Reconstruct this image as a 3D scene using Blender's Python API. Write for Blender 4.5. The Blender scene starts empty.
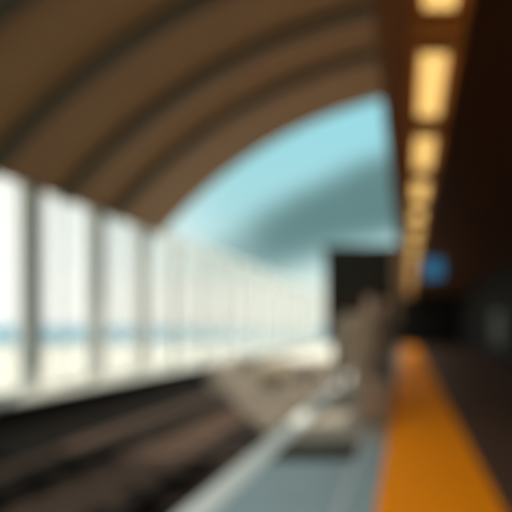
import bpy, bmesh, math, random
from mathutils import Vector, Matrix
random.seed(7)
S = bpy.context.scene
C = S.collection
EYE = 1.3          # camera height above the platform
BED = -0.5         # track bed level
XW = -8.5          # glazed wall
XE = -1.59         # platform edge

# ------------------------------------------------------------------ materials
def mat(name, col, rough=0.6, metal=0.0, noise=0.0, nscale=8.0, spec=0.5, col2=None, bump=0.0, coat=0.0):
    m = bpy.data.materials.new(name); m.use_nodes = True
    nt = m.node_tree; b = nt.nodes['Principled BSDF']
    b.inputs['Roughness'].default_value = rough; b.inputs['Metallic'].default_value = metal
    b.inputs['Specular IOR Level'].default_value = spec
    b.inputs['Coat Weight'].default_value = coat
    tc = nt.nodes.new('ShaderNodeTexCoord'); nz = nt.nodes.new('ShaderNodeTexNoise')
    nz.inputs['Scale'].default_value = nscale; nz.inputs['Detail'].default_value = 6
    nt.links.new(tc.outputs['Object'], nz.inputs['Vector'])
    mx = nt.nodes.new('ShaderNodeMix'); mx.data_type = 'RGBA'
    c2 = col2 or tuple(c * (1 - noise) for c in col)
    mx.inputs['A'].default_value = (*col, 1); mx.inputs['B'].default_value = (*c2, 1)
    nt.links.new(nz.outputs['Fac'], mx.inputs['Factor'])
    nt.links.new(mx.outputs['Result'], b.inputs['Base Color'])
    if bump:
        bp = nt.nodes.new('ShaderNodeBump'); bp.inputs['Strength'].default_value = bump
        nt.links.new(nz.outputs['Fac'], bp.inputs['Height']); nt.links.new(bp.outputs['Normal'], b.inputs['Normal'])
    return m

def emit(name, col, st):
    m = bpy.data.materials.new(name); m.use_nodes = True
    b = m.node_tree.nodes['Principled BSDF']
    b.inputs['Base Color'].default_value = (*[min(1, c) for c in col], 1)
    b.inputs['Emission Color'].default_value = (*col, 1); b.inputs['Emission Strength'].default_value = st
    return m

M = dict(
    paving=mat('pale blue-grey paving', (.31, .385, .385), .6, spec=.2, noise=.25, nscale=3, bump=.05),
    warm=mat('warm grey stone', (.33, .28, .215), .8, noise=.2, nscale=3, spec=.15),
    joint=mat('joint mortar', (.50, .50, .46), .7),
    edge=mat('white edge stone', (.68, .67, .60), .5, noise=.1),
    face=mat('platform face concrete', (.16, .13, .10), .8, noise=.3),
    asphalt=mat('dark brown paving', (.12, .06, .038), .6, noise=.35, nscale=5, bump=.1, spec=.2),
    yellow=mat('yellow tactile tile', (1.0, .285, .001), .6, noise=.05, nscale=6, spec=.1),
    shadow_band=mat('shadow band dark', (.055, .05, .036), .8, spec=.1),
    sand=mat('pale sand', (.52, .485, .40), .9, noise=.12, nscale=.6),
    sandy=mat('sandy gravel', (.165, .122, .075), .95, noise=.35, nscale=2.2, bump=.5),
    sea=mat('sea water', (.03, .19, .28), .9, spec=.05, noise=.2, nscale=.02),
    sleeper=mat('weathered timber', (.095, .06, .043), .95, spec=.02, noise=.4, nscale=12, bump=.3),
    rail=mat('rusty rail', (.022, .016, .012), .8, spec=.1),
    kerb=mat('kerb concrete', (.46, .45, .39), .8, noise=.15),
    roof=mat('brown roof lining', (.47, .265, .12), .6, noise=.12, nscale=1.5),
    rib=mat('olive rib steel', (.085, .072, .04), .55),
    column=mat('grey painted steel', (.78, .78, .72), .5, noise=.1),
    frame=mat('white window frame', (.82, .84, .80), .5),
    wood=mat('dark brown ceiling boards', (.085, .035, .012), .5, noise=.3, nscale=4, spec=.3),
    beam=mat('reddish brown beam', (.24, .085, .02), .5, noise=.2, nscale=4),
    trough=mat('amber wood trough', (.50, .18, .03), .45, noise=.2, nscale=5),
    tube=emit('warm diffuser', (1.0, .66, .21), .80),
    wall=mat('dark wall tile', (.012, .012, .011), .8, spec=.1, noise=.3, nscale=3),
    board=mat('board black metal', (.035, .026, .014), .8, spec=.15),
    screen=mat('board dark glass', (.024, .020, .012), .7, spec=.15),
    blue=emit('blue sign face', (.03, .22, .45), .30),
    steel=mat('hanger steel', (.05, .05, .06), .4, metal=.6),
    skin=mat('skin', (.55, .33, .23), .5), tan=mat('tan wool', (.34, .23, .14), .9, noise=.15),
    beige=mat('beige wool', (.32, .25, .18), .9, noise=.15),
    trs=mat('grey cotton', (.24, .21, .17), .9, noise=.2), jeans=mat('slate denim', (.09, .11, .12), .9, noise=.2),
    dark=mat('dark brown cloth', (.06, .043, .026), .9, noise=.2), hair=mat('brown hair', (.05, .026, .012), .9, spec=.1),
    shoe=mat('dark leather', (.03, .022, .018), .4), eye=mat('eye', (.02, .015, .01), .2),
    case=mat('tan suitcase shell', (.34, .20, .12), .45, noise=.1), rubber=mat('rubber', (.015, .015, .015), .7),
    shrub=mat('dry shrub leaves', (.09, .06, .032), .9, noise=.4, nscale=9), twig=mat('twig', (.07, .045, .03), .9),
    rock=mat('tan rock', (.50, .38, .22), .9, noise=.3, nscale=4, bump=.4),
    poster=mat('faded notice', (.03, .032, .032), .5, noise=.3, nscale=4), seat=mat('bench slats', (.05, .03, .02), .6),
)

def ballast_mat():
    """brown ballast with near-black strips beside each rail, set by place across the track"""
    m = mat('brown ballast', (.10, .064, .045), .95, spec=.02, noise=.45, nscale=9, bump=.5)
    nt = m.node_tree; b = nt.nodes['Principled BSDF']
    src = b.inputs['Base Color'].links[0].from_socket
    tc = nt.nodes.new('ShaderNodeTexCoord'); sp = nt.nodes.new('ShaderNodeSeparateXYZ')
    nt.links.new(tc.outputs['Object'], sp.inputs[0])
    acc = None
    for xc, w in ((-2.62, .38), (-4.35, .42)):
        s = nt.nodes.new('ShaderNodeMath'); s.operation = 'SUBTRACT'; s.inputs[1].default_value = xc
        nt.links.new(sp.outputs['X'], s.inputs[0])
        a = nt.nodes.new('ShaderNodeMath'); a.operation = 'ABSOLUTE'; nt.links.new(s.outputs[0], a.inputs[0])
        r = nt.nodes.new('ShaderNodeMapRange'); r.inputs['From Min'].default_value = w; r.inputs['From Max'].default_value = w + .1
        r.inputs['To Min'].default_value = 1; r.inputs['To Max'].default_value = 0
        nt.links.new(a.outputs[0], r.inputs['Value'])
        if acc is None: acc = r.outputs[0]
        else:
            mxm = nt.nodes.new('ShaderNodeMath'); mxm.operation = 'MAXIMUM'
            nt.links.new(acc, mxm.inputs[0]); nt.links.new(r.outputs[0], mxm.inputs[1]); acc = mxm.outputs[0]
    mx = nt.nodes.new('ShaderNodeMix'); mx.data_type = 'RGBA'
    nt.links.new(acc, mx.inputs['Factor']); nt.links.new(src, mx.inputs['A']); mx.inputs['B'].default_value = (.007, .006, .004, 1)
    nt.links.new(mx.outputs['Result'], b.inputs['Base Color'])
    return m
M['ballast'] = ballast_mat()

def pane_mat():
    m = bpy.data.materials.new('frosted pane'); m.use_nodes = True
    nt = m.node_tree; nt.nodes.clear()
    o = nt.nodes.new('ShaderNodeOutputMaterial'); t = nt.nodes.new('ShaderNodeBsdfTransparent')
    t.inputs['Color'].default_value = (1, 1, 1, 1)
    tl = nt.nodes.new('ShaderNodeBsdfTranslucent'); tl.inputs['Color'].default_value = (.95, .94, .90, 1)
    df = nt.nodes.new('ShaderNodeBsdfDiffuse'); df.inputs['Color'].default_value = (.92, .90, .86, 1)
    m1 = nt.nodes.new('ShaderNodeMixShader'); m1.inputs[0].default_value = .5
    nt.links.new(tl.outputs[0], m1.inputs[1]); nt.links.new(df.outputs[0], m1.inputs[2])
    lw = nt.nodes.new('ShaderNodeLayerWeight'); lw.inputs['Blend'].default_value = .35
    r = nt.nodes.new('ShaderNodeMapRange'); r.inputs['To Min'].default_value = .10; r.inputs['To Max'].default_value = .38
    nt.links.new(lw.outputs['Facing'], r.inputs['Value'])
    m2 = nt.nodes.new('ShaderNodeMixShader'); nt.links.new(r.outputs[0], m2.inputs[0])
    nt.links.new(t.outputs[0], m2.inputs[1]); nt.links.new(m1.outputs[0], m2.inputs[2])
    nt.links.new(m2.outputs[0], o.inputs['Surface'])
    return m
M['pane'] = pane_mat()

# ------------------------------------------------------------------ helpers
def box(bm, x0, x1, y0, y1, z0, z1, bev=0.0):
    vs = [bm.verts.new((x, y, z)) for x in (x0, x1) for y in (y0, y1) for z in (z0, z1)]
    f = [(0, 1, 3, 2), (4, 6, 7, 5), (0, 4, 5, 1), (2, 3, 7, 6), (0, 2, 6, 4), (1, 5, 7, 3)]
    fs = [bm.faces.new([vs[i] for i in q]) for q in f]
    if bev:
        es = list({e for q in fs for e in q.edges})
        bmesh.ops.bevel(bm, geom=es, offset=bev, segments=2, affect='EDGES', profile=.5)
def tube(bm, a, b, r, n=10, r2=None):
    a, b = Vector(a), Vector(b); d = b - a
    mt = Matrix.Translation((a + b) / 2) @ d.to_track_quat('Z', 'Y').to_matrix().to_4x4()
    bmesh.ops.create_cone(bm, cap_ends=True, segments=n, radius1=r, radius2=r if r2 is None else r2, depth=d.length, matrix=mt)
def extrude_y(bm, prof, y0, y1):
    a = [bm.verts.new((x, y0, z)) for x, z in prof]; b = [bm.verts.new((x, y1, z)) for x, z in prof]
    n = len(prof)
    for i in range(n): bm.faces.new((a[i], a[(i + 1) % n], b[(i + 1) % n], b[i]))
    bm.faces.new(a[::-1]); bm.faces.new(b)
def obj(name, bm, m, parent=None, smooth=False):
    bmesh.ops.recalc_face_normals(bm, faces=bm.faces)
    me = bpy.data.meshes.new(name); bm.to_mesh(me); bm.free()
    me.materials.append(M[m] if isinstance(m, str) else m)
    if smooth:
        for p in me.polygons: p.use_smooth = True
    o = bpy.data.objects.new(name, me); C.objects.link(o)
    if parent: o.parent = parent
    return o
def part(name, m, parent, *boxes, bev=0.0):
    bm = bmesh.new()
    for b in boxes: box(bm, *b, bev=bev)
    return obj(name, bm, m, parent)
def struct(o): o['kind'] = 'structure'; return o
def tag(o, label, cat, group=None):
    o['label'] = label; o['category'] = cat
    if group: o['group'] = group
    return o
def empty(name, loc=(0, 0, 0), rz=0.0):
    o = bpy.data.objects.new(name, None); C.objects.link(o); o.location = loc; o.rotation_euler = (0, 0, rz); return o
def dup(root, loc):
    r = root.copy(); C.objects.link(r); r.location = loc
    for ch in list(root.children):
        c = ch.copy(); C.objects.link(c); c.parent = r
        for g in ch.children:
            d = g.copy(); C.objects.link(d); d.parent = c
    return r

Y0, Y1 = -4.0, 51.0
# ------------------------------------------------------------------ ground, sea, platform
def ground():
    bm = bmesh.new()
    # sand level with the bed, with the hall footprint left open for the ballast and ditch
    for x0, x1, y0, y1 in ((-900, -8.75, -60, 52), (-8.75, 300, 24, 52), (-8.75, 300, -60, -4)):
        bm.faces.new([bm.verts.new(v) for v in ((x0, y0, BED), (x1, y0, BED), (x1, y1, BED), (x0, y1, BED))])
    return struct(obj('ground', bm, 'sand'))
ground()
bm = bmesh.new()
bm.faces.new([bm.verts.new(v) for v in ((-6000, 52, BED - .06), (6000, 52, BED - .06), (6000, 9000, BED - .06), (-6000, 9000, BED - .06))])
o = obj('sea', bm, 'sea'); o['kind'] = 'structure'

bm = bmesh.new(); box(bm, XE, 3.6, Y0, Y1, BED - .3, -.06); o = struct(obj('floor', bm, 'face'))
# platform surfaces, each lying in its own strip
bm = bmesh.new(); box(bm, XE, -1.34, Y0, Y1, -.06, .004, bev=.008); struct(obj('trim_1', bm, 'edge'))
def slabs(name, y0, y1, m):
    bm = bmesh.new(); y = y0
    while y < y1 - .01:
        for x0, x1 in ((-1.334, -.50), (-.455, -.218)): box(bm, x0, x1, y + .004, min(y + .996, y1), -.06, 0)
        y += 1
    struct(obj(name, bm, m))
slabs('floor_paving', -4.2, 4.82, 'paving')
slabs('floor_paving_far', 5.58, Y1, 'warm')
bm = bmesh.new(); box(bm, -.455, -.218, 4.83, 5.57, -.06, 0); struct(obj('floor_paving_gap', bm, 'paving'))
bm = bmesh.new(); box(bm, -.498, -.457, Y0, Y1, -.06, .002); struct(obj('trim_2', bm, 'joint'))
bm = bmesh.new(); box(bm, .70, 3.6, Y0, Y1, -.06, 0); struct(obj('floor_inner', bm, 'asphalt'))

def tactile():
    bm = bmesh.new(); x0, x1 = -.214, .696
    box(bm, x0, x1, -2, 33.9, -.06, .002)
    n = 14; st = (x1 - x0) / n
    yy = .3
    while yy < 16:
        for i in range(n):
            cx = x0 + st * (i + .5)
            q = []
            for rr, zz in ((.017, .002), (.011, .007)):
                q.append([bm.verts.new((cx + rr * math.cos(k * math.pi / 3), yy + rr * math.sin(k * math.pi / 3), zz)) for k in range(6)])
            for k in range(6): bm.faces.new((q[0][k], q[0][(k + 1) % 6], q[1][(k + 1) % 6], q[1][k]))
            bm.faces.new(q[1])
        yy += st
    return tag(obj('tactile_strip', bm, 'yellow'), 'long orange yellow tactile warning strip running down the platform floor', 'tactile paving')
tactile()

r = empty('shadow_panel', (0, 4.83, 0))  # dark slatted panel added in place of a cast shadow over the paving
part('shadow_panel_frame', 'shadow_band', r, (-1.325, -.51, 0, .03, -.05, .006), (-1.325, -.51, .71, .74, -.05, .006), (-1.325, -1.30, .03, .71, -.05, .006), (-.54, -.51, .03, .71, -.05, .006))
for i in range(16):
    bb = part('shadow_panel_bar', 'shadow_band', r, (-1.295, -.545, .045 + i * .0415, .045 + i * .0415 + .028, -.04, .003))
tag(r, 'dark slatted panel added as a shadow band across the pale blue-grey platform paving', 'shadow stand-in')

# ------------------------------------------------------------------ track bed
bm = bmesh.new()
box(bm, -5.2, XE, Y0, 24, BED - .5, BED)
struct(obj('track_bed', bm, 'ballast'))
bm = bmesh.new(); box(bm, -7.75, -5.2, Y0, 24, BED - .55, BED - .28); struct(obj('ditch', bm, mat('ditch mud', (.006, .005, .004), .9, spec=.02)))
bm = bmesh.new(); box(bm, -8.75, -7.80, Y0, 51, BED - .55, -.27); struct(obj('trim_3', bm, mat('shaded kerb brick', (.02, .016, .012), .9, spec=.02)))  # kerb face: its shade is put into the near-black brick colour
bm = bmesh.new(); box(bm, -8.75, -7.75, Y0, 51, -.268, -.2, bev=.01); struct(obj('trim_30', bm, 'kerb'))
# sleepers
slp = None; k = 0
y = 3.2
while y < 8.0:
    bm = bmesh.new(); box(bm, -1.25, 1.25, -.12, .12, 0, .055, bev=.012)
    if slp is None:
        slp = obj('sleeper', bm, 'sleeper'); o = slp
    else:
        bm.free(); o = slp.copy(); C.objects.link(o)
    o.location = (-3.28, y, BED - .03)
    tag(o, 'brown timber sleeper lying under the two rails beside the platform', 'sleeper', 'timber sleepers under the rails')
    y += .62; k += 1
def rail(x, yend, label):
    bm = bmesh.new()
    p = [(-.07, 0), (.07, 0), (.07, .012), (.015, .03), (.012, .11), (.036, .12), (.036, .155), (-.036, .155), (-.036, .12), (-.012, .11), (-.015, .03), (-.07, .012)]
    extrude_y(bm, p, -3, yend)
    o = obj('rail', bm, 'rail'); o.location = (x, 0, BED + .025)
    tag(o, label, 'rail')
rail(-2.52, 8.5, 'dark rusty rail nearest the platform edge')
rail(-4.02, 11.5, 'dark rusty rail farther from the platform, towards the glazed wall')

# sandy mound over the far part of the track
def mh(x, yy):
    u = (x + 7.7) / (7.7 - 1.64); yn = 19.0 - u * 12.0; v = (yy - yn) / (23.2 - yn)
    h = .34 * min(1, v * 7) * min(1, (1 - v) * 6) ** .6
    return .02 + h * (.8 + .35 * math.sin(x * 2.1 + yy * .9) * math.sin(yy * 1.3 - x) + .06)
def mound():
    bm = bmesh.new(); nx, ny = 44, 60; g = []
    for j in range(ny + 1):
        row = []
        for i in range(nx + 1):
            u = i / nx; v = j / ny
            x = -7.7 + u * (7.7 - 1.64)
            yn = 19.0 - u * 12.0
            yy = yn + (23.2 - yn) * v
            h = .34 * min(1, v * 7) * min(1, (1 - v) * 6) ** .6
            h *= .8 + .35 * math.sin(x * 2.1 + yy * .9) * math.sin(yy * 1.3 - x) + .12 * random.random()
            base = -.27 if x < -5.2 else .02
            row.append(bm.verts.new((x, yy, BED + (base + h + (.26 if x < -5.2 else 0) * min(1, v * 5) if v > 0 else base - .02))))
        g.append(row)
    for j in range(ny):
        for i in range(nx): bm.faces.new((g[j][i], g[j][i + 1], g[j + 1][i + 1], g[j + 1][i]))
    o = obj('gravel_mound', bm, 'sandy', smooth=True); o['kind'] = 'stuff'
    tag(o, 'tan sandy gravel heaped over the far end of the tracks in sunlight', 'gravel')
mound()
def shrub(x, y, rr, label):
    r = empty('dry_shrub', (x, y, BED + mh(x, y) + .01))
    bm = bmesh.new()
    for k in range(9):
        a = k * 2.4; tube(bm, (0, 0, -.02), (rr * .7 * math.cos(a), rr * .7 * math.sin(a), rr * (.7 + .3 * (k % 3))), .012, 5, .004)
    obj('stem', bm, 'twig', r)
    bm = bmesh.new()
    for k in range(420):
        d = Vector((random.gauss(0, 1), random.gauss(0, 1), random.gauss(0, 1))).normalized() * rr * random.uniform(.55, 1)
        c = Vector((d.x, d.y, abs(d.z) * .95 + .03)); s = .035
        q = Matrix.Rotation(random.random() * 6, 3, 'Z') @ Matrix.Rotation(random.random() * 6, 3, 'X')
        bm.faces.new([bm.verts.new(c + q @ Vector(v)) for v in ((-s, 0, 0), (0, -s * .5, .01), (s, 0, 0), (0, s * .5, .01))])
    obj('foliage', bm, 'shrub', r)
    tag(r, label, 'shrub')
shrub(-2.45, 12.2, .58, 'dark dry shrub on the gravel closest to the platform edge')
shrub(-5.6, 17.5, .40, 'dry shrub at the back of the gravel, towards the glazed wall')
def rock(x, y, s, label):
    bm = bmesh.new(); bmesh.ops.create_icosphere(bm, subdivisions=3, radius=s)
    for v in bm.verts:
        v.co *= 1 + .16 * math.sin(v.co.x * 9 / s * .4 + 1) * math.cos(v.co.y * 7 / s * .4) + random.uniform(-.02, .02); v.co.z *= .62
    o = obj('boulder', bm, 'rock', smooth=True); o.location = (x, y, BED + mh(x, y) + s * .6); tag(o, label, 'rock')
rock(-3.5, 13.2, .42, 'tan boulder lying on the gravel left of the dark shrub')

# ------------------------------------------------------------------ glazed wall
ZT = EYE + 3.29
TOPZ = 2.2
def window(n, ya, yb):
    r = empty('window_%d' % n, (XW, ya, -.2)); r['kind'] = 'structure'
    w = yb - ya; h = ZT + .2; e = .03
    part('window_frame', 'frame', r, (-.05, .05, e, w - e, 0, .10), (-.05, .05, e, w - e, h - .14, h - .01), (-.05, .05, e, e + .05, .10, h - .14), (-.05, .05, w - e - .05, w - e, .10, h - .14))
    part('glazing_bar', 'frame', r, (-.03, .03, w / 2 - .022, w / 2 + .022, .10, h - .14))
    part('glazing_bar', 'frame', r, (-.03, .03, e + .05, w - e - .05, 1.03, 1.07))
    bm = bmesh.new()
    box(bm, -.006, .006, e + .05, w - e - .05, .10, h - .14)
    obj('pane', bm, 'pane', r)
    return r
ys = [11.15 + 2.35 * k for k in range(-6, 17)]
nm = {0: 'wide grey steel column of the glazed wall, farthest left in view', 1: 'grey steel column, second from the left along the glazed wall',
      2: 'grey steel column, third from the left, just before the roof ends'}
for k, yy in enumerate(ys[:-1]):
    window(k + 1, yy, ys[k + 1])
t3 = 4
for k in range(-6, 17):
    yy = 11.15 + 2.35 * k
    wd = .25 if k <= 2 else .07
    r = empty('steel_column', (XW + .13, yy, -.2))
    hh = ZT - .16 + .2 if k <= 2 else ZT + .1
    part('shaft', 'column', r, (-.10, .10, -wd, wd, .04, hh - .04), bev=.01)
    part('base_plate', 'column', r, (-.15, .15, -wd - .05, wd + .05, 0, .04))
    if k < 0:
        r.name = 'trim_%d' % t3; t3 += 1; r['kind'] = 'structure'
    elif k in nm: tag(r, nm[k], 'column')
    else: tag(r, 'slim pale post of the glazed wall beyond the end of the roof', 'column', 'slim posts of the far glazed wall')
bm = bmesh.new(); box(bm, XW - .25, XW - .02, -3, 51, ZT + .0, ZT + .10, bev=.02); struct(obj('wall_left', bm, 'frame'))

# ------------------------------------------------------------------ vault
CX, CZ, R = 2.32, EYE - 5.8, 13.98
A0 = math.acos((XW - CX) / R)
A0 = math.pi - math.asin((ZT - .17 - CZ) / R)
A1 = math.acos((3.9 - CX) / R)
def arch(bm, y0, y1, r0, r1, n=56):
    rings = []
    for i in range(n + 1):
        a = A0 + (A1 - A0) * i / n; c, s = math.cos(a), math.sin(a)
        rings.append([bm.verts.new((CX + rr * c, yy, CZ + rr * s)) for rr, yy in ((r0, y0), (r0, y1), (r1, y1), (r1, y0))])
    for i in range(n):
        for k in range(4): bm.faces.new((rings[i][k], rings[i][(k + 1) % 4], rings[i + 1][(k + 1) % 4], rings[i + 1][k]))
    bm.faces.new(rings[0]); bm.faces.new(rings[-1][::-1])
vault = empty('ceiling', (0, 0, 0)); vault['kind'] = 'structure'
rz = [5.8, 7.9, 10.0, 12.2, 14.25, 17.0]
for i in range(len(rz) - 1):
    bm = bmesh.new(); arch(bm, rz[i], rz[i + 1], R, R + .12); obj('roof_panel', bm, 'roof', vault, smooth=False)
for yy in rz[:-1]:
    bm = bmesh.new(); arch(bm, yy - .13, yy + .13, R - .17, R - .002); obj('roof_rib', bm, 'rib', vault)
bm = bmesh.new(); arch(bm, rz[-1] - .02, rz[-1] + .16, R - .04, R + .16); obj('roof_edge', bm, 'roof', vault)

# ------------------------------------------------------------------ right: wall, canopy ceiling, lamps, sign
bm = bmesh.new(); box(bm, 3.6, 3.95, Y0, Y1, BED, EYE + 8.2); struct(obj('wall_right', bm, 'wall'))
CH = EYE + 2.0
bm = bmesh.new(); box(bm, -.18, 3.598, -3.0, 33.9, CH + .12, CH + .34)
x = .02
while x < 3.5:
    box(bm, x + .008, min(x + .2, 3.598), -3.0, 33.9, CH + .10, CH + .12); x += .2
struct(obj('canopy_ceiling', bm, 'wood'))
bm = bmesh.new(); box(bm, -.21, -.182, -3, 33.9, CH - .0, CH + .42, bev=.005); box(bm, -.18, .018, -3, 33.9, CH, CH + .118, bev=.005); struct(obj('trim_20', bm, 'beam'))

tr = empty('light_trough', (.21, 0, CH))
for x0, x1 in ((-.185, -.15), (.15, .185)):
    part('side_board', 'trough', tr, (x0, x1, -2.5, 33.6, -.06, .098))
part('back_board', 'trough', tr, (-.148, .148, -2.5, 33.6, .07, .098))
for k in range(19):
    part('baffle', 'trough', tr, (-.148, .148, 3.41 + 1.62 * k - .13, 3.41 + 1.62 * k + .13, -.05, .068))
tag(tr, 'long amber wood trough under the canopy ceiling holding the row of lamps', 'light trough')
lamp = None
words = ['nearest', 'second nearest', 'third nearest', 'fourth nearest']
for k in range(19):
    yy = 2.6 + 1.62 * k
    if lamp is None:
        lamp = empty('ceiling_light', (.21, yy, CH)); o = lamp
        part('lamp_housing', 'trough', o, (-.14, .14, -.60, .60, .045, .068), bev=.004)
        part('diffuser', 'tube', o, (-.10, .10, -.56, .56, .0, .044), bev=.008)
        for s in (-1, 1): part('end_cap', 'trough', o, (-.125, .125, s * .57 - .0085, s * .57 + .0085, -.004, .0445))
    else: o = dup(lamp, (.21, yy, CH))
    if k < 4:
        tag(o, 'warm glowing ceiling light, %s of the row above the platform' % words[k], 'ceiling light', 'row of warm ceiling lights')
    else:
        tag(o, 'small distant warm ceiling light merging with others into an amber line', 'ceiling light', 'distant warm ceiling lights')

sg = empty('hanging_sign', (.56, 10.4, CH + .10))
part('sign_box', 'steel', sg, (-.22, .22, -.06, .06, -1.13, -.70), bev=.01)
part('sign_face', 'blue', sg, (-.195, .195, -.070, -.061, -1.105, -.725))
for s in (-1, 1):
    bm = bmesh.new(); tube(bm, (s * .12, 0, -.70), (s * .12, 0, 0), .012); obj('hanger_rod', bm, 'steel', sg)
tag(sg, 'small square lit blue sign hanging from the dark canopy ceiling', 'sign')

bm = bmesh.new(); box(bm, -.42, 3.598, 34, 34.3, 0.005, EYE + 5.3); struct(obj('wall_back', bm, 'wall'))
bm = bmesh.new(); box(bm, -1.35, -.422, 34, 34.4, 0.005, EYE + 5.5); struct(obj('wall_back_corner', bm, mat('brown end wall', (.15, .085, .035), .9, noise=.2)))
nb = empty('notice_board', (3.597, 19.5, .55))
part('board_frame', 'steel', nb, (-.06, 0, -1.1, 1.1, .0, .06), (-.06, 0, -1.1, 1.1, 1.24, 1.3), (-.06, 0, -1.1, -1.04, .06, 1.24), (-.06, 0, 1.04, 1.1, .06, 1.24))
part('notice', 'poster', nb, (-.03, 0, -1.035, 1.035, .065, 1.235))
tag(nb, 'dim grey notice board on the dark wall at far right', 'notice board')

# ------------------------------------------------------------------ dark board on the platform
ib = empty('information_board', (-1.05, 11.3, 0))
part('cabinet', 'board', ib, (-.76, .76, -.12, .12, .92, 3.02), bev=.02)
part('cabinet_roof', 'board', ib, (-.80, .80, -.17, .17, 3.021, 3.08), bev=.008)
part('screen', 'screen', ib, (-.62, .62, -.135, -.121, 1.12, 2.9))
for s in (-1, 1):
    part('leg', 'board', ib, (s * .55 - .05, s * .55 + .05, -.05, .05, .015, .919))
    part('base_plate', 'board', ib, (s * .55 - .12, s * .55 + .12, -.12, .12, 0, .014))
tag(ib, 'tall black information board on two legs standing behind the people', 'information board')

# ------------------------------------------------------------------ people
def skinned(vs, es, rad, root=0, sub=1):
    me = bpy.data.meshes.new('tmp'); me.from_pydata([tuple(v) for v in vs], es, [])
    o = bpy.data.objects.new('tmp', me); C.objects.link(o)
    o.modifiers.new('s', 'SKIN')
    sv = me.skin_vertices[0].data
    for i, rr in enumerate(rad): sv[i].radius = rr if isinstance(rr, tuple) else (rr, rr); sv[i].use_root = (i == root)
    md = o.modifiers.new('u', 'SUBSURF'); md.levels = sub; md.render_levels = sub
    dg = bpy.context.evaluated_depsgraph_get(); dg.update()
    m2 = bpy.data.meshes.new_from_object(o.evaluated_get(dg))
    bpy.data.objects.remove(o); bpy.data.meshes.remove(me)
    return m2
def mesh_part(name, meshes, m, parent):
    bm = bmesh.new()
    for q in meshes: bm.from_mesh(q)
    return obj(name, bm, m, parent, smooth=True)

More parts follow.
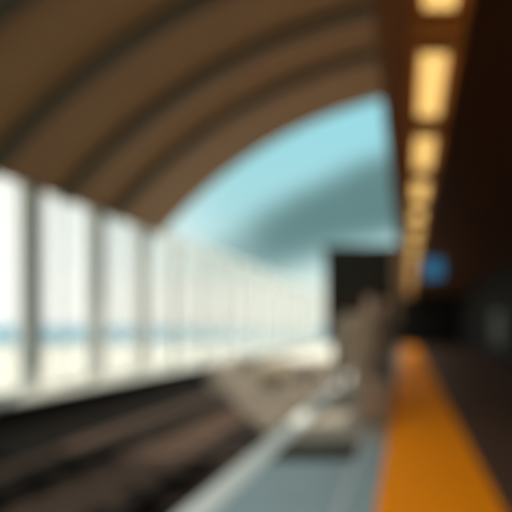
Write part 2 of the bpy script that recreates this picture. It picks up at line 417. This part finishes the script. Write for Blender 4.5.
def person(loc, rz, label, coat, trs, lean=0.0, long_coat=True, hold=None, hgt=1.0, bag=False):
    r = empty('person', loc, rz)
    V = Vector
    def L(x, y, z): return V((x + lean * max(0, z - .9), y, z)) * hgt
    J = dict(pel=L(0, 0, .97), wa=L(0, 0, 1.10), ch=L(0, .01, 1.30), nk0=L(0, .015, 1.44), nk=L(0, .0, 1.53),
             h0=L(0, -.01, 1.585), h1=L(0, -.012, 1.66), h2=L(0, 0, 1.735))
    for s, n in ((-1, 'l'), (1, 'r')):
        J['hip' + n] = L(s * .095, 0, .90); J['kn' + n] = L(s * .115, -.02 * s - .01, .50); J['an' + n] = L(s * .12, .03, .10); J['to' + n] = L(s * .14, -.13, .035)
        J['he' + n] = L(s * .12, .05, .04)
        J['sh' + n] = L(s * .185, .01, 1.42); J['el' + n] = L(s * .25, .03, 1.14)
        J['wr' + n] = L(s * .26, -.06, .90) if not (hold == n) else L(s * .30, -.03, .88)
    order = list(J); ix = {n: i for i, n in enumerate(order)}
    rad = dict(pel=(.12, .10), wa=(.10, .09), ch=(.105, .10), nk0=(.07, .06), nk=(.052, .052), h0=(.062, .075), h1=(.077, .092), h2=(.06, .07))
    for n in 'lr':
        rad.update({'hip' + n: .088, 'kn' + n: .056, 'an' + n: .038, 'to' + n: (.035, .022), 'he' + n: .034, 'sh' + n: .054, 'el' + n: .040, 'wr' + n: .027})
    ed = [('pel', 'wa'), ('wa', 'ch'), ('ch', 'nk0'), ('nk0', 'nk'), ('nk', 'h0'), ('h0', 'h1'), ('h1', 'h2')]
    for n in 'lr':
        ed += [('pel', 'hip' + n), ('hip' + n, 'kn' + n), ('kn' + n, 'an' + n), ('an' + n, 'to' + n), ('an' + n, 'he' + n), ('nk0', 'sh' + n), ('sh' + n, 'el' + n), ('el' + n, 'wr' + n)]
    body = [skinned([J[n] for n in order], [(ix[a], ix[b]) for a, b in ed], [rad[n] for n in order], 0, 2)]
    for s, n in ((-1, 'l'), (1, 'r')):                     # hands: palm, four unequal bent fingers, thumb off the side
        w = J['wr' + n]; d = (w - J['el' + n]).normalized(); side = V((0, 1, 0)); side = (side - d * side.dot(d)).normalized(); inn = d.cross(side) * (1 if s < 0 else -1)
        if inn.x * s > 0: inn = -inn
        body.append(skinned([w - d * .01, w + d * .045, w + d * .085], [(0, 1), (1, 2)], [(.024, .024), (.018, .038), (.014, .038)], 0, 1))
        for q, ln in enumerate((.062, .074, .069, .052)):
            o0 = w + d * .075 + side * (-.030 + q * .02)
            body.append(skinned([o0, o0 + d * ln * .45 + inn * .006, o0 + d * ln * .75 + inn * .022, o0 + d * ln * .9 + inn * .042], [(0, 1), (1, 2), (2, 3)], [.0095, .009, .008, .007], 0, 1))
        o0 = w + d * .03 - side * .03
        body.append(skinned([o0, o0 + d * .03 - side * .02 + inn * .01, o0 + d * .055 - side * .022 + inn * .025], [(0, 1), (1, 2)], [.012, .011, .008], 0, 1))
    # nose, brow and ears belong to the body surface
    hc = J['h1']
    body.append(skinned([hc + V((0, -.075, .015)), hc + V((0, -.10, -.012)), hc + V((0, -.082, -.022))], [(0, 1), (1, 2)], [.008, .013, .010], 0, 1))
    for s in (-1, 1): body.append(skinned([hc + V((s * .076, .005, .02)), hc + V((s * .084, .012, 0)), hc + V((s * .076, .005, -.02))], [(0, 1), (1, 2)], [(.006, .014)] * 3, 0, 1))
    mesh_part('body', body, 'skin', r)
    for s in (-1, 1):
        bm = bmesh.new(); bmesh.ops.create_uvsphere(bm, u_segments=10, v_segments=8, radius=.011, matrix=Matrix.Translation(hc + V((s * .030, -.078, .012)))); obj('eye', bm, 'eye', r, True)
    bm = bmesh.new(); bmesh.ops.create_uvsphere(bm, u_segments=10, v_segments=6, radius=.02, matrix=Matrix.Translation(hc + V((0, -.079, -.045))) @ Matrix.Diagonal((1.1, .35, .3, 1))); obj('mouth', bm, mat('lips', (.35, .12, .09), .5), r, True)
    bm = bmesh.new(); bmesh.ops.create_uvsphere(bm, u_segments=24, v_segments=16, radius=.104, matrix=Matrix.Translation(hc + V((0, .018, .028))) @ Matrix.Diagonal((.92, 1.04, 1.06, 1)))
    bmesh.ops.delete(bm, geom=[v for v in bm.verts if (v.co.y < hc.y - .03 and v.co.z < hc.z + .055) or v.co.z < hc.z - .07], context='VERTS')
    obj('hair', bm, 'hair', r, True)
    # trousers
    tv = [J['pel'] + V((0, 0, .03))]; te = []; tr_ = [(.150, .112)]
    for n in 'lr':
        b = len(tv); tv += [J['hip' + n], (J['hip' + n] + J['kn' + n]) / 2, J['kn' + n], J['an' + n] + V((0, 0, -.025))]
        te += [(0, b), (b, b + 1), (b + 1, b + 2), (b + 2, b + 3)]; tr_ += [.104, .088, .074, .062]
    mesh_part('trousers', [skinned(tv, te, tr_, 0, 2)], trs, r)
    # coat with sleeves
    hem = .60 if long_coat else .84
    prof = [(hem - .0, .225, .165), (hem + .015, .23, .17), (.95, .205, .155), (1.12, .178, .140), (1.30, .200, .148), (1.40, .205, .140), (1.455, .165, .115), (1.49, .105, .085), (1.525, .070, .068), (1.545, .066, .066), (1.535, .056, .056)]
    cb = bmesh.new(); rings = []
    for z, a_, b_ in prof:
        c = L(0, .008, z); rings.append([cb.verts.new(c + V((a_ * math.cos(t * math.pi / 14), b_ * math.sin(t * math.pi / 14) * (1 - .04 * math.cos(t * math.pi * 3 / 14)), 0)) * hgt) for t in range(28)])
    for p, q in zip(rings, rings[1:]):
        for t in range(28): cb.faces.new((p[t], p[(t + 1) % 28], q[(t + 1) % 28], q[t]))
    cb.faces.new(rings[0][::-1])
    for n in 'lr':
        sh, el, wr = J['sh' + n], J['el' + n], J['wr' + n]; inx = V((-.06 if n == 'r' else .06, 0, -.01))
        cb.from_mesh(skinned([sh + inx, sh, (sh + el) / 2, el, (el + wr) / 2, wr + (el - wr) * .08], [(k, k + 1) for k in range(5)], [.085, .088, .080, .068, .060, .052], 0, 2))
    obj('coat', cb, coat, r, True)
    if long_coat:
        cl = bmesh.new()
        for s in (-1, 1):
            q = [cl.verts.new(L(0, .008, 0) + V((s * dx, dy, z)) * hgt) for dx, dy, z in ((.062, -.055, 1.55), (.10, -.085, 1.50), (.075, -.155, 1.36), (.012, -.160, 1.20), (.02, -.150, 1.35))]
            cl.faces.new(q)
        ob = obj('collar', cl, coat, r); md = ob.modifiers.new('t', 'SOLIDIFY'); md.thickness = .012; md.offset = 0
    for n in 'lr':
        mesh_part('shoe', [skinned([J['he' + n] + V((0, .01, .005)), J['he' + n] + V((0, -.08, .0)), J['to' + n] + V((0, -.01, 0))], [(0, 1), (1, 2)], [(.044, .040), (.046, .040), (.046, .034)], 0, 2)], 'shoe', r)
    if bag:
        bm = bmesh.new(); tube(bm, J['shl'] + V((0, 0, .07)), J['pel'] + V((.2, -.13, -.05)), .016, 8); obj('bag_strap', bm, 'dark', r)
    # put the soles on the floor
    low = min((v.co.z for c in r.children if c.name.startswith('shoe') for v in c.data.vertices))
    r.location.z -= low
    tag(r, label, 'person'); return r
person((-.55, 7.0, 0), math.radians(25), 'person in a long tan coat standing behind the tan suitcase', 'tan', 'trs', lean=.06)
person((-1.03, 9.0, 0), math.radians(160), 'person in a long beige coat nearest the platform edge, before the black board', 'beige', 'trs', lean=.05, hgt=.97)
person((-.36, 8.1, 0), math.radians(-35), 'person in a short dark brown jacket standing beside the yellow strip', 'dark', 'jeans', long_coat=False)

sc_ = empty('suitcase', (-.42, 6.55, 0), math.radians(10))
part('shell', 'case', sc_, (-.19, .19, -.12, .12, .05, .60), bev=.035)
for x0 in (-.13, .13):
    for y0 in (-.08, .08):
        bm = bmesh.new(); tube(bm, (x0 - .012, y0, .025), (x0 + .012, y0, .025), .025, 14); tube(bm, (x0, y0, .025), (x0, y0, .06), .008); obj('wheel', bm, 'rubber', sc_)
bm = bmesh.new()
for s in (-1, 1): tube(bm, (s * .07, .09, .59), (s * .07, .09, .93), .009)
tube(bm, (-.08, .09, .93), (.08, .09, .93), .014)
obj('handle', bm, 'steel', sc_)
tag(sc_, 'tan wheeled suitcase standing on the platform beside the two people', 'suitcase')

# ------------------------------------------------------------------ sky, sun, camera
W = bpy.data.worlds.new('sky'); S.world = W; W.use_nodes = True
nt = W.node_tree; nt.nodes.clear()
N = nt.nodes.new; Lk = nt.links.new
out = N('ShaderNodeOutputWorld'); bg = N('ShaderNodeBackground'); Lk(bg.outputs[0], out.inputs[0])
tc = N('ShaderNodeTexCoord'); sp = N('ShaderNodeSeparateXYZ'); Lk(tc.outputs['Generated'], sp.inputs[0])
ramp = N('ShaderNodeValToRGB'); Lk(sp.outputs['Z'], ramp.inputs[0])
e = ramp.color_ramp.elements
e[0].position = 0.0; e[0].color = (.74, .72, .62, 1)
e[1].position = 1.0; e[1].color = (1.45, 1.6, 1.65, 1)
q = e.new(.6); q.color = (1.25, 1.45, 1.5, 1)
for p, c in ((.06, (.72, .74, .65)), (.105, (.46, .62, .60)), (.22, (.31, .56, .59)), (.40, (.25, .56, .62))):
    q = e.new(p); q.color = (*c, 1)
# a soft grey cloud bank ahead, to the right
nrm = N('ShaderNodeVectorMath'); nrm.operation = 'NORMALIZE'; Lk(tc.outputs['Generated'], nrm.inputs[0])
def dirn(px, py): return Vector(((px - 406) / 500, 1, (326 - py) / 500)).normalized()
def blob(px, py, ax, ay, soft):
    c = dirn(px, py)
    d = N('ShaderNodeVectorMath'); d.operation = 'SUBTRACT'; Lk(nrm.outputs[0], d.inputs[0]); d.inputs[1].default_value = c
    # along-bank and across-bank directions in the sky
    t = (dirn(400, 178) - dirn(250, 238)).normalized(); u = c.cross(t).normalized()
    sq = []
    for v, a in ((t, ax), (u, ay)):
        k = N('ShaderNodeVectorMath'); k.operation = 'DOT_PRODUCT'; Lk(d.outputs[0], k.inputs[0]); k.inputs[1].default_value = v / a
        p = N('ShaderNodeMath'); p.operation = 'MULTIPLY'; Lk(k.outputs['Value'], p.inputs[0]); Lk(k.outputs['Value'], p.inputs[1]); sq.append(p)
    s = N('ShaderNodeMath'); Lk(sq[0].outputs[0], s.inputs[0]); Lk(sq[1].outputs[0], s.inputs[1])
    nz = N('ShaderNodeTexNoise'); nz.inputs['Scale'].default_value = 9; Lk(nrm.outputs[0], nz.inputs['Vector'])
    ad = N('ShaderNodeMath'); ad.operation = 'MULTIPLY_ADD'; Lk(nz.outputs['Fac'], ad.inputs[0]); ad.inputs[1].default_value = .5; Lk(s.outputs[0], ad.inputs[2])
    r = N('ShaderNodeMapRange'); r.interpolation_type = 'SMOOTHSTEP'; r.inputs['From Min'].default_value = .35; r.inputs['From Max'].default_value = .35 + soft
    r.inputs['To Min'].default_value = 1; r.inputs['To Max'].default_value = 0; Lk(ad.outputs[0], r.inputs['Value'])
    return r.outputs[0]
cl = blob(384, 197, .38, .085, 1.25)
mx = N('ShaderNodeMix'); mx.data_type = 'RGBA'; Lk(cl, mx.inputs['Factor']); Lk(ramp.outputs[0], mx.inputs['A']); mx.inputs['B'].default_value = (.10, .19, .19, 1)
# bright white haze over the sea, out to the left
at = N('ShaderNodeVectorMath'); at.operation = 'DOT_PRODUCT'; Lk(nrm.outputs[0], at.inputs[0]); at.inputs[1].default_value = Vector((-1, .0, 0))
hz = N('ShaderNodeMapRange'); hz.interpolation_type = 'SMOOTHSTEP'; hz.inputs['From Min'].default_value = .30; hz.inputs['From Max'].default_value = .66; Lk(at.outputs['Value'], hz.inputs['Value'])
m3 = N('ShaderNodeMix'); m3.data_type = 'RGBA'; Lk(hz.outputs[0], m3.inputs['Factor']); Lk(mx.outputs['Result'], m3.inputs['A']); m3.inputs['B'].default_value = (.97, 1.0, .96, 1)
Lk(m3.outputs['Result'], bg.inputs['Color']); bg.inputs['Strength'].default_value = 1.0

sun = bpy.data.lights.new('sun', 'SUN'); sun.energy = 4.5; sun.angle = math.radians(1.5); sun.color = (1, .93, .8)
so = bpy.data.objects.new('sun', sun); C.objects.link(so)
so.rotation_euler = Vector((-.17, -1.13, -1.0)).to_track_quat('-Z', 'Y').to_euler()

cam = bpy.data.cameras.new('camera'); co = bpy.data.objects.new('camera', cam); C.objects.link(co)
co.location = (0, 0, EYE); co.rotation_euler = (math.pi / 2, 0, 0)
cam.sensor_width = 36; cam.lens = 36 * 500 / 512
cam.shift_x = -150 / 512; cam.shift_y = 70 / 512
cam.clip_end = 12000; cam.clip_start = .05
cam.dof.use_dof = True; cam.dof.focus_distance = .5; cam.dof.aperture_fstop = 1.35
S.camera = co
S.view_settings.view_transform = 'Standard'; S.view_settings.look = 'None'
S.view_settings.gamma = 1; S.view_settings.exposure = .35; S.view_settings.use_curve_mapping = False
S.cycles.use_denoising = True
S.cycles.max_bounces = 8; S.cycles.diffuse_bounces = 5; S.cycles.transparent_max_bounces = 16
S.cycles.sample_clamp_indirect = 6
